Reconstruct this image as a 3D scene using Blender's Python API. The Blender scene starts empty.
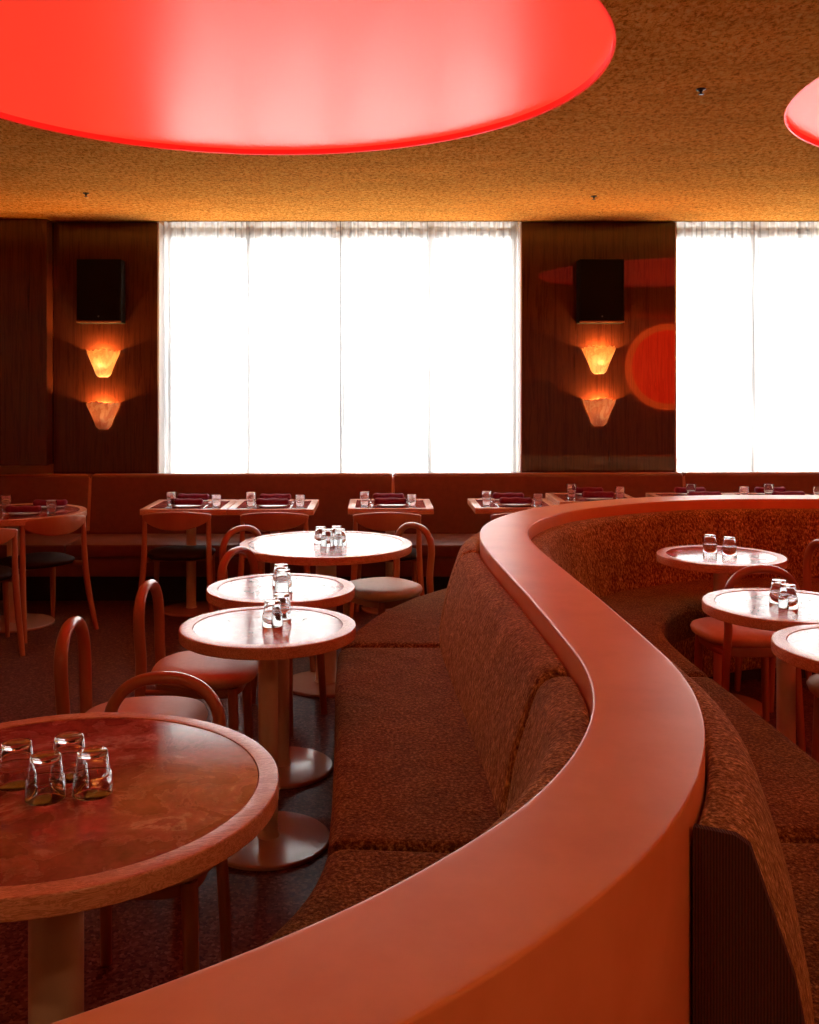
import bpy, bmesh, math, random
from math import sin, cos, pi, sqrt, radians
from mathutils import Vector, Matrix

random.seed(7)
SC = bpy.context.scene
COL = SC.collection

# ------------------------------------------------------------------ camera
H = 1.57           # eye height
F = 982.0          # focal length in pixels
cam_data = bpy.data.cameras.new('camera')
cam_data.sensor_width = 36.0
cam_data.lens = F / 1024.0 * 36.0
cam_data.shift_x = 31.5 / 1024.0
cam_data.shift_y = -124.0 / 1024.0
cam_data.clip_start = 0.02
cam = bpy.data.objects.new('camera', cam_data)
COL.objects.link(cam)
cam.location = (0, 0, H)
cam.rotation_euler = (pi / 2, 0, 0)
SC.camera = cam

SC.view_settings.view_transform = 'Standard'
SC.view_settings.look = 'None'
SC.view_settings.gamma = 1.0
SC.view_settings.use_curve_mapping = False
SC.view_settings.exposure = 0.0
SC.cycles.use_denoising = True
SC.cycles.max_bounces = 10
SC.cycles.diffuse_bounces = 5
SC.cycles.glossy_bounces = 5
SC.cycles.transmission_bounces = 8
SC.cycles.transparent_max_bounces = 12
SC.cycles.caustics_reflective = False
SC.cycles.caustics_refractive = False
SC.cycles.sample_clamp_indirect = 6.0

CEIL = 2.88
WALL = 7.75

# ------------------------------------------------------------------ materials
def new_mat(name):
    m = bpy.data.materials.new(name)
    m.use_nodes = True
    nt = m.node_tree
    for n in list(nt.nodes):
        nt.nodes.remove(n)
    out = nt.nodes.new('ShaderNodeOutputMaterial')
    return m, nt, out

def principled(nt, out, base, rough, **kw):
    b = nt.nodes.new('ShaderNodeBsdfPrincipled')
    b.inputs['Base Color'].default_value = (*base, 1)
    b.inputs['Roughness'].default_value = rough
    for k, v in kw.items():
        b.inputs[k.replace('_', ' ')].default_value = v
    nt.links.new(b.outputs[0], out.inputs[0])
    return b

def coords(nt, scale=(1, 1, 1), kind='Object', rot=(0, 0, 0)):
    tc = nt.nodes.new('ShaderNodeTexCoord')
    mp = nt.nodes.new('ShaderNodeMapping')
    mp.inputs['Scale'].default_value = scale
    mp.inputs['Rotation'].default_value = rot
    nt.links.new(tc.outputs[kind], mp.inputs[0])
    return mp.outputs[0]

def noise(nt, vec, scale, detail=4, rough=0.6, dist=0.0):
    n = nt.nodes.new('ShaderNodeTexNoise')
    n.inputs['Scale'].default_value = scale
    n.inputs['Detail'].default_value = detail
    n.inputs['Roughness'].default_value = rough
    n.inputs['Distortion'].default_value = dist
    nt.links.new(vec, n.inputs['Vector'])
    return n.outputs['Fac']

def ramp(nt, fac, stops):
    r = nt.nodes.new('ShaderNodeValToRGB')
    e = r.color_ramp.elements
    while len(e) > 1:
        e.remove(e[-1])
    e[0].position = stops[0][0]
    e[0].color = (*stops[0][1], 1)
    for p, c in stops[1:]:
        k = e.new(p)
        k.color = (*c, 1)
    nt.links.new(fac, r.inputs[0])
    return r.outputs[0]

def bump(nt, fac, bsdf, strength=0.3, dist=0.01):
    b = nt.nodes.new('ShaderNodeBump')
    b.inputs['Strength'].default_value = strength
    b.inputs['Distance'].default_value = dist
    nt.links.new(fac, b.inputs['Height'])
    nt.links.new(b.outputs[0], bsdf.inputs['Normal'])

def plain(name, base, rough, **kw):
    m, nt, out = new_mat(name)
    principled(nt, out, base, rough, **kw)
    return m

def noisy(name, c1, c2, scale, rough, stretch=(1, 1, 1), bstr=0.0, bdist=0.003, detail=5, dist=0.0, lo=0.3, hi=0.7, **kw):
    m, nt, out = new_mat(name)
    b = principled(nt, out, c1, rough, **kw)
    v = coords(nt, stretch)
    f = noise(nt, v, scale, detail, 0.6, dist)
    nt.links.new(ramp(nt, f, [(lo, c1), (hi, c2)]), b.inputs['Base Color'])
    if bstr:
        bump(nt, f, b, bstr, bdist)
    return m

M = {}
M['chair_wood'] = noisy('bent_wood', (0.36, 0.11, 0.042), (0.46, 0.155, 0.06), 6, 0.28, (1, 1, 0.25), Coat_Weight=0.3)
M['chair_wood_dark'] = noisy('dark_chair_wood', (0.38, 0.13, 0.058), (0.50, 0.185, 0.085), 8, 0.35, (1, 1, 0.25))
M['leather_dark'] = noisy('dark_seat_leather', (0.022, 0.012, 0.009), (0.034, 0.018, 0.014), 30, 0.6, Specular_IOR_Level=0.2, bstr=0.15)
M['leather_peach'] = noisy('tan_seat_leather', (0.68, 0.36, 0.21), (0.75, 0.42, 0.25), 40, 0.48, bstr=0.1)
M['table_metal'] = noisy('cream_pedestal_enamel', (0.82, 0.56, 0.40), (0.86, 0.60, 0.44), 5, 0.35)
M['table_base'] = noisy('pedestal_foot_enamel', (0.56, 0.33, 0.22), (0.60, 0.36, 0.245), 6, 0.14)
M['screw'] = plain('dark_steel', (0.05, 0.045, 0.04), 0.4, Metallic=1.0)
M['steel'] = plain('polished_steel', (0.8, 0.78, 0.76), 0.18, Metallic=1.0)
M['plate'] = plain('white_glazed_china', (0.78, 0.76, 0.73), 0.15)
M['napkin'] = noisy('burgundy_linen', (0.17, 0.008, 0.036), (0.24, 0.014, 0.055), 60, 0.85, bstr=0.3)
M['black'] = noisy('black_speaker_cloth', (0.006, 0.006, 0.006), (0.011, 0.01, 0.01), 200, 0.9, Specular_IOR_Level=0.15)
M['grey_metal'] = plain('grey_badge', (0.12, 0.11, 0.10), 0.4)
M['plaster'] = noisy('terracotta_plaster', (0.86, 0.345, 0.135), (0.93, 0.40, 0.165), 4.0, 0.36, Specular_IOR_Level=0.25, bstr=0.04, bdist=0.002, detail=8, lo=0.40, hi=0.60)
M['white_paint'] = plain('white_window_paint', (0.8, 0.78, 0.75), 0.4)
M['grey_frame'] = plain('grey_window_metal', (0.25, 0.26, 0.28), 0.4)
M['wall_paint'] = noisy('sand_wall_plaster', (0.72, 0.46, 0.24), (0.78, 0.52, 0.28), 2, 0.6)
M['concrete'] = noisy('pavement_concrete', (0.40, 0.39, 0.37), (0.48, 0.46, 0.44), 2, 0.8)
M['dark_base'] = plain('dark_plinth_board', (0.03, 0.015, 0.012), 0.6)
M['banquette'] = noisy('rust_leather', (0.185, 0.050, 0.030), (0.23, 0.064, 0.038), 25, 0.36, bstr=0.08, bdist=0.002)
M['piping'] = plain('pale_rust_piping', (0.55, 0.22, 0.13), 0.4)

# oak rim with grain
m, nt, out = new_mat('oak_edge')
b = principled(nt, out, (0.6, 0.3, 0.2), 0.27)
v = coords(nt, (1, 6, 6))
f = noise(nt, v, 10, 7, 0.7, 2.2)
nt.links.new(ramp(nt, f, [(0.3, (0.52, 0.18, 0.09)), (0.46, (0.88, 0.45, 0.27)), (0.52, (0.54, 0.20, 0.10)), (0.6, (0.90, 0.47, 0.29)), (0.7, (0.68, 0.31, 0.17))]), b.inputs['Base Color'])
bump(nt, f, b, 0.1, 0.002)
M['oak'] = m

# marble: brecciated rosso, polished
m, nt, out = new_mat('red_marble')
b = principled(nt, out, (0.2, 0.06, 0.04), 0.07)
b.inputs['IOR'].default_value = 1.42
v = coords(nt, (1, 1, 1))
f1 = noise(nt, v, 6.5, 9, 0.62, 0.35)
f2 = noise(nt, v, 22, 6, 0.7, 0.5)
c1 = ramp(nt, f1, [(0.30, (0.26, 0.05, 0.045)), (0.41, (0.42, 0.09, 0.08)), (0.46, (0.34, 0.065, 0.06)), (0.48, (0.56, 0.18, 0.15)), (0.50, (0.46, 0.105, 0.092)), (0.57, (0.56, 0.16, 0.135)), (0.60, (0.74, 0.34, 0.29)), (0.64, (0.46, 0.105, 0.092)), (0.75, (0.66, 0.25, 0.21))])
c2 = ramp(nt, f2, [(0.35, (0.7, 0.7, 0.7)), (0.65, (1.15, 1.15, 1.15))])
mx = nt.nodes.new('ShaderNodeMix')
mx.data_type = 'RGBA'
mx.blend_type = 'MULTIPLY'
mx.inputs[0].default_value = 1.0
nt.links.new(c1, mx.inputs[6])
nt.links.new(c2, mx.inputs[7])
nt.links.new(mx.outputs[2], b.inputs['Base Color'])
rr = ramp(nt, f1, [(0.3, (0.06, 0.06, 0.06)), (0.7, (0.10, 0.10, 0.10))])
nt.links.new(rr, b.inputs['Roughness'])
M['marble'] = m

# chenille upholstery
def chenille(name, c1, c2, c3, stretch):
    m, nt, out = new_mat(name)
    b = principled(nt, out, c1, 0.9, Sheen_Weight=0.3, Sheen_Roughness=0.4, Specular_IOR_Level=0.06)
    b.inputs['Sheen Tint'].default_value = (1.0, 0.55, 0.25, 1)
    v = coords(nt, stretch)
    fine = noise(nt, v, 105, 3, 0.75)
    big = noise(nt, coords(nt, (1, 1, 0.3)), 9, 5, 0.65)
    cf = ramp(nt, fine, [(0.33, c1), (0.5, c2), (0.68, c3)])
    cb = ramp(nt, big, [(0.3, (0.72, 0.68, 0.66)), (0.7, (1.15, 1.15, 1.1))])
    mx = nt.nodes.new('ShaderNodeMix')
    mx.data_type = 'RGBA'
    mx.blend_type = 'MULTIPLY'
    mx.inputs[0].default_value = 1.0
    nt.links.new(cf, mx.inputs[6])
    nt.links.new(cb, mx.inputs[7])
    nt.links.new(mx.outputs[2], b.inputs['Base Color'])
    ad = nt.nodes.new('ShaderNodeMath')
    ad.operation = 'MULTIPLY_ADD'
    ad.inputs[1].default_value = 3.0
    nt.links.new(big, ad.inputs[0])
    nt.links.new(fine, ad.inputs[2])
    bump(nt, ad.outputs[0], b, 0.7, 0.008)
    return m
M['chenille'] = chenille('brown_chenille', (0.08, 0.033, 0.008), (0.32, 0.158, 0.045), (0.90, 0.55, 0.20), (1, 1, 0.5))
M['chenille_seat'] = chenille('brown_chenille_seat', (0.045, 0.017, 0.004), (0.175, 0.076, 0.020), (0.55, 0.28, 0.10), (1, 1, 1))

# ribbed side panel cloth
m, nt, out = new_mat('ribbed_brown_cloth')
b = principled(nt, out, (0.06, 0.022, 0.012), 0.9)
w = nt.nodes.new('ShaderNodeTexWave')
w.wave_type = 'BANDS'
w.bands_direction = 'X'
w.inputs['Scale'].default_value = 75
w.inputs['Distortion'].default_value = 0.6
nt.links.new(coords(nt), w.inputs['Vector'])
nt.links.new(ramp(nt, w.outputs['Fac'], [(0.2, (0.05, 0.018, 0.01)), (0.8, (0.12, 0.045, 0.022))]), b.inputs['Base Color'])
bump(nt, w.outputs['Fac'], b, 0.5, 0.004)
M['ribbed'] = m

# lacquered wood panel
m, nt, out = new_mat('lacquered_mahogany')
b = principled(nt, out, (0.08, 0.018, 0.01), 0.012)
b.inputs['IOR'].default_value = 1.62
v = coords(nt, (9, 9, 0.35))
f = noise(nt, v, 4, 8, 0.68, 0.8)
nt.links.new(ramp(nt, f, [(0.28, (0.035, 0.007, 0.004)), (0.5, (0.10, 0.024, 0.011)), (0.6, (0.05, 0.010, 0.005)), (0.72, (0.14, 0.036, 0.017))]), b.inputs['Base Color'])
M['panel'] = m

# ceiling: shaggy jute
m, nt, out = new_mat('jute_ceiling')
b = principled(nt, out, (0.6, 0.36, 0.13), 0.95, Specular_IOR_Level=0.0)
v = coords(nt, (1.0, 0.62, 1))
f1 = noise(nt, v, 42, 9, 0.84, 0.5)
f2 = noise(nt, coords(nt, (1, 2, 1)), 2.2, 4, 0.6)
c1 = ramp(nt, f1, [(0.40, (0.46, 0.125, 0.012)), (0.50, (0.97, 0.39, 0.066)), (0.60, (1.0, 0.62, 0.17))])
c2 = ramp(nt, f2, [(0.3, (0.88, 0.86, 0.84)), (0.7, (1.08, 1.08, 1.08))])
mx = nt.nodes.new('ShaderNodeMix')
mx.data_type = 'RGBA'
mx.blend_type = 'MULTIPLY'
mx.inputs[0].default_value = 1.0
nt.links.new(c1, mx.inputs[6])
nt.links.new(c2, mx.inputs[7])
nt.links.new(mx.outputs[2], b.inputs['Base Color'])
bump(nt, f1, b, 0.6, 0.015)
M['jute'] = m

# floor: dark polished terrazzo
m, nt, out = new_mat('dark_terrazzo')
b = principled(nt, out, (0.1, 0.05, 0.04), 0.22)
b.inputs['IOR'].default_value = 1.13
b.inputs['Specular Tint'].default_value = (1.0, 0.62, 0.58, 1)
v = coords(nt)
vo = nt.nodes.new('ShaderNodeTexVoronoi')
vo.inputs['Scale'].default_value = 110
nt.links.new(v, vo.inputs['Vector'])
f = noise(nt, v, 1.4, 6, 0.6)
spk = nt.nodes.new('ShaderNodeSeparateColor')
nt.links.new(vo.outputs['Color'], spk.inputs[0])
c1 = ramp(nt, spk.outputs[0], [(0.0, (0.045, 0.017, 0.013)), (0.3, (0.095, 0.036, 0.027)), (0.75, (0.15, 0.062, 0.046)), (1.0, (0.24, 0.115, 0.085))])
c2 = ramp(nt, f, [(0.2, (0.92, 0.9, 0.9)), (0.8, (1.06, 1.06, 1.06))])
mx = nt.nodes.new('ShaderNodeMix')
mx.data_type = 'RGBA'
mx.blend_type = 'MULTIPLY'
mx.inputs[0].default_value = 1.0
nt.links.new(c1, mx.inputs[6])
nt.links.new(c2, mx.inputs[7])
nt.links.new(mx.outputs[2], b.inputs['Base Color'])
b.inputs['Roughness'].default_value = 0.3
M['terrazzo'] = m

# tumblers
m, nt, out = new_mat('clear_glass')
g = nt.nodes.new('ShaderNodeBsdfGlass')
g.inputs['Roughness'].default_value = 0.0
g.inputs['IOR'].default_value = 1.48
nt.links.new(g.outputs[0], out.inputs[0])
M['glass'] = m

# window panes: thin architectural glass
m, nt, out = new_mat('window_glass')
tr = nt.nodes.new('ShaderNodeBsdfTransparent')
tr.inputs[0].default_value = (0.93, 0.96, 0.96, 1)
gl = nt.nodes.new('ShaderNodeBsdfGlossy')
gl.inputs['Roughness'].default_value = 0.02
fr = nt.nodes.new('ShaderNodeFresnel')
ms = nt.nodes.new('ShaderNodeMixShader')
nt.links.new(fr.outputs[0], ms.inputs[0])
nt.links.new(tr.outputs[0], ms.inputs[1])
nt.links.new(gl.outputs[0], ms.inputs[2])
nt.links.new(ms.outputs[0], out.inputs[0])
M['pane'] = m

# sheer curtain
m, nt, out = new_mat('sheer_voile')
tl = nt.nodes.new('ShaderNodeBsdfTranslucent')
tl.inputs[0].default_value = (0.93, 0.93, 0.93, 1)
vs_ = noise(nt, coords(nt, (1, 0, 0.012)), 34, 3, 0.7)
nt.links.new(ramp(nt, vs_, [(0.34, (0.32, 0.32, 0.33)), (0.42, (0.93, 0.93, 0.93)), (0.56, (0.93, 0.93, 0.93)), (0.64, (0.42, 0.42, 0.43))]), tl.inputs[0])  # darker streaks in the cloth colour stand in for shade of the folds
df = nt.nodes.new('ShaderNodeBsdfDiffuse')
df.inputs[0].default_value = (0.9, 0.9, 0.9, 1)
tr = nt.nodes.new('ShaderNodeBsdfTransparent')
ms1 = nt.nodes.new('ShaderNodeMixShader')
ms1.inputs[0].default_value = 0.28
nt.links.new(tl.outputs[0], ms1.inputs[1])
nt.links.new(df.outputs[0], ms1.inputs[2])
ms2 = nt.nodes.new('ShaderNodeMixShader')
ms2.inputs[0].default_value = 0.10
nt.links.new(ms1.outputs[0], ms2.inputs[1])
nt.links.new(tr.outputs[0], ms2.inputs[2])
nt.links.new(ms2.outputs[0], out.inputs[0])
M['voile'] = m

# glowing ceiling membrane: red lamp with a glossy face
def lamp_mat(name, base, em, strength, rough=0.1, ior=1.5):
    m, nt, out = new_mat(name)
    b = principled(nt, out, base, rough)
    b.inputs['IOR'].default_value = ior
    b.inputs['Emission Color'].default_value = (*em, 1)
    b.inputs['Emission Strength'].default_value = strength
    return m
M['red_lamp'] = lamp_mat('red_luminous_membrane', (0.5, 0.03, 0.03), (1.0, 0.046, 0.020), 0.98, 0.33, 1.345)
M['red_rim'] = lamp_mat('red_lamp_rim', (0.5, 0.02, 0.02), (1.0, 0.012, 0.008), 0.75, 0.4)  # own glow stands in for red light falling on the recess side
M['red_disc'] = lamp_mat('red_wall_lamp', (0.5, 0.03, 0.02), (1.0, 0.02, 0.003), 6.2, 0.3)
M['red_disc_rim'] = lamp_mat('orange_wall_lamp_rim', (0.5, 0.08, 0.02), (1.0, 0.075, 0.008), 5.2, 0.3)

# alabaster shades
def shade_mat(name, c1, c2, c3, trans):
    m, nt, out = new_mat(name)
    v = coords(nt, (1, 1, 0.5))
    f = noise(nt, v, 16, 7, 0.7, 1.2)
    c = ramp(nt, f, [(0.3, c1), (0.48, c2), (0.55, c3), (0.7, c1)])
    df = nt.nodes.new('ShaderNodeBsdfPrincipled')
    df.inputs['Roughness'].default_value = 0.5
    nt.links.new(c, df.inputs['Base Color'])
    tl = nt.nodes.new('ShaderNodeBsdfTranslucent')
    nt.links.new(c, tl.inputs[0])
    ms = nt.nodes.new('ShaderNodeMixShader')
    ms.inputs[0].default_value = trans
    nt.links.new(df.outputs[0], ms.inputs[1])
    nt.links.new(tl.outputs[0], ms.inputs[2])
    nt.links.new(ms.outputs[0], out.inputs[0])
    return m
M['alabaster'] = shade_mat('cream_alabaster', (0.93, 0.84, 0.66), (0.88, 0.76, 0.58), (0.66, 0.48, 0.32), 0.6)
M['alabaster_pink'] = shade_mat('pink_banded_alabaster', (0.90, 0.76, 0.68), (0.74, 0.50, 0.42), (0.94, 0.86, 0.80), 0.2)
M['bulb'] = lamp_mat('warm_bulb', (0.9, 0.6, 0.3), (1.0, 0.60, 0.28), 70.0, 0.4)

# ------------------------------------------------------------------ mesh helpers
def finish(name, bm, mat, parent=None, smooth=True, angle=24, loc=None):
    me = bpy.data.meshes.new(name)
    bmesh.ops.recalc_face_normals(bm, faces=bm.faces)
    bm.to_mesh(me)
    bm.free()
    if smooth:
        for p in me.polygons:
            p.use_smooth = True
        me.set_sharp_from_angle(angle=radians(angle))
    if isinstance(mat, (list, tuple)):
        for x in mat:
            me.materials.append(x)
    else:
        me.materials.append(mat)
    o = bpy.data.objects.new(name, me)
    COL.objects.link(o)
    if loc:
        o.location = loc
    if parent:
        o.parent = parent
    return o

def box(bm, x0, x1, y0, y1, z0, z1, bevel=0.0, segs=2):
    r = bmesh.ops.create_cube(bm, size=1)
    vs = r['verts']
    for v in vs:
        v.co = Vector(((x0 + x1) / 2 + v.co.x * (x1 - x0), (y0 + y1) / 2 + v.co.y * (y1 - y0), (z0 + z1) / 2 + v.co.z * (z1 - z0)))
    if bevel:
        es = set()
        for v in vs:
            es.update(v.link_edges)
        bmesh.ops.bevel(bm, geom=list(es), offset=bevel, segments=segs, affect='EDGES', profile=0.5)

def lathe(bm, prof, seg=48, cx=0, cy=0, close=True, sx=1, sy=1):
    """revolve (r, z) pairs about the z axis; r == 0 ends make a pole."""
    rings = []
    for r, z in prof:
        if r < 1e-6:
            rings.append([bm.verts.new((cx, cy, z))])
        else:
            rings.append([bm.verts.new((cx + sx * r * cos(2 * pi * k / seg), cy + sy * r * sin(2 * pi * k / seg), z)) for k in range(seg)])
    pairs = list(zip(rings, rings[1:]))
    if close:
        pairs.append((rings[-1], rings[0]))
    for a, b in pairs:
        if len(a) == 1 and len(b) == 1:
            continue
        for k in range(seg):
            k2 = (k + 1) % seg
            if len(a) == 1:
                bm.faces.new((a[0], b[k], b[k2]))
            elif len(b) == 1:
                bm.faces.new((a[k], b[0], a[k2]))
            else:
                bm.faces.new((a[k], b[k], b[k2], a[k2]))

def catmull(pts, n=8):
    P = [Vector(p) for p in pts]
    P = [2 * P[0] - P[1]] + P + [2 * P[-1] - P[-2]]
    out = []
    for i in range(1, len(P) - 2):
        a, b, c, d = P[i - 1], P[i], P[i + 1], P[i + 2]
        for k in range(n):
            t = k / n
            out.append(0.5 * ((2 * b) + (c - a) * t + (2 * a - 5 * b + 4 * c - d) * t * t + (3 * b - a - 3 * c + d) * t ** 3))
    out.append(P[-2])
    return out

def tube(bm, pts, rad, seg=12, flat=None, ref=Vector((0, 0, 1))):
    """sweep an ellipse along pts; rad is a number or a list of (a, b) half axes, a along the side, b along ref."""
    n = len(pts)
    rings = []
    ts = [(Vector(pts[min(i + 1, n - 1)]) - Vector(pts[max(i - 1, 0)])).normalized() for i in range(n)]
    if max(abs(t.dot(ref)) for t in ts) > 0.97:
        ref = min((Vector((0, 0, 1)), Vector((0, 1, 0)), Vector((1, 0, 0))), key=lambda r: max(abs(t.dot(r)) for t in ts))
    for i, p in enumerate(pts):
        p = Vector(p)
        t = (Vector(pts[min(i + 1, n - 1)]) - Vector(pts[max(i - 1, 0)])).normalized()
        r = ref
        side = t.cross(r).normalized()
        up = side.cross(t).normalized()
        q = rad[i] if isinstance(rad, list) else rad
        a, b = q if isinstance(q, tuple) else (q, q)
        rings.append([bm.verts.new(p + side * (a * cos(2 * pi * k / seg)) + up * (b * sin(2 * pi * k / seg))) for k in range(seg)])
    for a, b in zip(rings, rings[1:]):
        for k in range(seg):
            k2 = (k + 1) % seg
            bm.faces.new((a[k], a[k2], b[k2], b[k]))
    bm.faces.new(rings[0][::-1])
    bm.faces.new(rings[-1])

def rounded(pts, r, n=5):
    """round the corners of a closed polygon of (u, z) points; r is one radius or one per corner."""
    out = []
    m = len(pts)
    for i in range(m):
        p0, p1, p2 = Vector(pts[i - 1]), Vector(pts[i]), Vector(pts[(i + 1) % m])
        rr = r[i] if isinstance(r, (list, tuple)) else r
        if rr <= 0:
            out.append(p1)
            continue
        a = p1 + (p0 - p1).normalized() * rr
        c = p1 + (p2 - p1).normalized() * rr
        for k in range(n + 1):
            t = k / n
            out.append((1 - t) ** 2 * a + 2 * t * (1 - t) * p1 + t * t * c)
    return out

# ------------------------------------------------------------------ object helpers
def thing(name, label, cat, loc=(0, 0, 0), rz=0.0, group=None):
    o = bpy.data.objects.new(name, None)
    o.empty_display_size = 0.1
    COL.objects.link(o)
    o.location = loc
    o.rotation_euler = (0, 0, rz)
    o['label'] = label
    o['category'] = cat
    if group:
        o['group'] = group
    return o

def tag(o, label, cat, group=None):
    o['label'] = label
    o['category'] = cat
    if group:
        o['group'] = group
    return o

def struct(name, bm, mat, **kw):
    o = finish(name, bm, mat, **kw)
    o['kind'] = 'structure'
    return o

KIDS = {}
def kids(o):
    return [c for c in bpy.data.objects if c.parent == o]

def dup(root, loc, rz, label, group=None, cat=None):
    r = root.copy()
    COL.objects.link(r)
    r.location = loc
    r.rotation_euler = (0, 0, rz)
    r['label'] = label
    if group:
        r['group'] = group
    for ch in kids(root):
        c = ch.copy()
        COL.objects.link(c)
        c.parent = r
        for g in kids(ch):
            d = g.copy()
            COL.objects.link(d)
            d.parent = c
    return r

# ------------------------------------------------------------------ the room
XL, XR, YB = -4.2, 7.0, -3.0
bm = bmesh.new()
box(bm, XL - 0.2, XR + 0.2, YB - 0.2, 8.35, -0.12, 0.0)
struct('floor', bm, M['terrazzo'], smooth=False)

FILL_WATTS = 35.0
LIGHTS = [(-0.545, 4.045, 1.484), (3.34, 4.20, 1.484)]
REC = 0.03
# ceiling slab, holes cut for the round lights
bm = bmesh.new()
loops = []
def ring_loop(co):
    vs = [bm.verts.new(c) for c in co]
    return [bm.edges.new((vs[i], vs[(i + 1) % len(vs)])) for i in range(len(vs))], vs
rect = [(XL, YB, CEIL), (XR, YB, CEIL), (XR, WALL - 0.02, CEIL), (XL, WALL - 0.02, CEIL)]
e0, v0 = ring_loop(rect)
es = list(e0)
hv = []
for cx, cy, r in LIGHTS:
    e, v = ring_loop([(cx + r * cos(2 * pi * k / 160), cy + r * sin(2 * pi * k / 160), CEIL) for k in range(160)])
    es += e
    hv.append(v)
bmesh.ops.triangle_fill(bm, use_beauty=True, use_dissolve=False, edges=es)
# drop faces that closed the holes
for f in list(bm.faces):
    c = f.calc_center_median()
    for cx, cy, r in LIGHTS:
        if (c.x - cx) ** 2 + (c.y - cy) ** 2 < (r * 0.985) ** 2 and all((v.co.x - cx) ** 2 + (v.co.y - cy) ** 2 < (r * 1.001) ** 2 for v in f.verts):
            bm.faces.remove(f)
            break
ext = bmesh.ops.extrude_face_region(bm, geom=list(bm.faces))
for g in ext['geom']:
    if isinstance(g, bmesh.types.BMVert):
        g.co.z += REC
struct('ceiling', bm, M['jute'], smooth=False)
# slab above the lights, closing the room and the curtain pocket
bm = bmesh.new()
box(bm, XL - 0.2, XR + 0.2, YB - 0.2, 8.35, CEIL + 0.10, CEIL + 0.25)
struct('ceiling_slab', bm, M['wall_paint'], smooth=False)
bm = bmesh.new()
box(bm, XL, XR, WALL - 0.06, WALL - 0.02, CEIL - 0.0, CEIL + 0.1)
struct('trim_1', bm, M['wall_paint'], smooth=False)

# walls
WX1, WX2, WX3, WX4 = -1.74, 1.135, 2.345, 5.25      # window openings (x)
SILL = 0.80
bm = bmesh.new()
box(bm, XL - 0.2, XR + 0.2, 7.80, 8.30, 0.0, SILL)
box(bm, XL - 0.2, WX1, 7.80, 8.30, SILL, CEIL + 0.1)
box(bm, WX2, WX3, 7.80, 8.30, SILL, CEIL + 0.1)
box(bm, WX4, XR + 0.2, 7.80, 8.30, SILL, CEIL + 0.1)
struct('wall_back', bm, M['wall_paint'], smooth=False)
for nm, x0, x1, y0, y1 in (('wall_left', XL - 0.2, XL, YB, 7.8), ('wall_right', XR, XR + 0.2, YB, 7.8), ('wall_front', XL - 0.2, XR + 0.2, YB - 0.2, YB)):
    bm = bmesh.new()
    box(bm, x0, x1, y0, y1, 0, CEIL + 0.1)
    struct(nm, bm, M['wall_paint'], smooth=False)

# lacquered wall panels
def panel(name, x0, x1, y0, y1, z0=0.0):
    bm = bmesh.new()
    box(bm, x0, x1, y0, y1, z0, CEIL - 0.001)
    o = struct(name, bm, M['panel'], smooth=False)
    return o
panel('trim_2', -2.56, WX1, WALL, 7.80, 0.5)
panel('trim_3', WX2, WX3, WALL, 7.80, 0.5)
panel('trim_4', XL, -2.565, 7.60, 7.80, 0.97)
panel('trim_5', WX4, XR, WALL, 7.80, 0.5)
# white window jambs
k = 6
for x, s in ((WX1, 1), (WX2, -1), (WX3, 1), (WX4, -1)):
    bm = bmesh.new()
    xa, xb = sorted((x, x + s * 0.012))
    box(bm, xa, xb, WALL - 0.004, 8.30, SILL, CEIL - 0.001, 0.003)
    struct('trim_%d' % k, bm, M['white_paint'])
    k += 1

# windows: metal frame with mullions and a transom, four panes each
def window(name, x0, x1, mull):
    bm = bmesh.new()
    y0, y1 = 7.985, 8.05
    z0, z1 = SILL, CEIL + 0.05
    tz = 2.83
    box(bm, x0, x0 + 0.05, y0, y1, z0, z1)
    box(bm, x1 - 0.05, x1, y0, y1, z0, z1)
    box(bm, x0 + 0.05, x1 - 0.05, y0, y1, z0, z0 + 0.06)
    box(bm, x0 + 0.05, x1 - 0.05, y0, y1, z1 - 0.03, z1)
    xs = [x0 + 0.05]
    for x in mull:
        box(bm, x - 0.03, x + 0.03, y0, y1, z0 + 0.06, z1 - 0.03)
        xs += [x - 0.03, x + 0.03]
    xs.append(x1 - 0.05)
    for a, c in zip(xs[::2], xs[1::2]):
        box(bm, a, c, y0, y1, tz - 0.04, tz + 0.04)
    w = struct(name, bm, M['grey_frame'], smooth=False)
    for a, c in zip(xs[::2], xs[1::2]):
        bm = bmesh.new()
        box(bm, a, c, y0 + 0.027, y0 + 0.033, z0 + 0.06, z1 - 0.03)
        finish('pane', bm, M['pane'], w, smooth=False)
    return w
window('window_1', WX1, WX2, [-1.045, -0.30, 0.43])
window('window_2', WX3, WX4, [3.07, 3.80, 4.52])

# pavement outside, plus an unseen soffit added to shade the curtain tops
bm = bmesh.new()
box(bm, -12, 15, 8.35, 24, -0.3, -0.12)
struct('ground', bm, M['concrete'], smooth=False)
bm = bmesh.new()
box(bm, XL - 0.2, XR + 0.2, 8.30, 8.75, CEIL + 0.10, CEIL + 0.25)
struct('trim_20', bm, M['concrete'], smooth=False)

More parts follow.
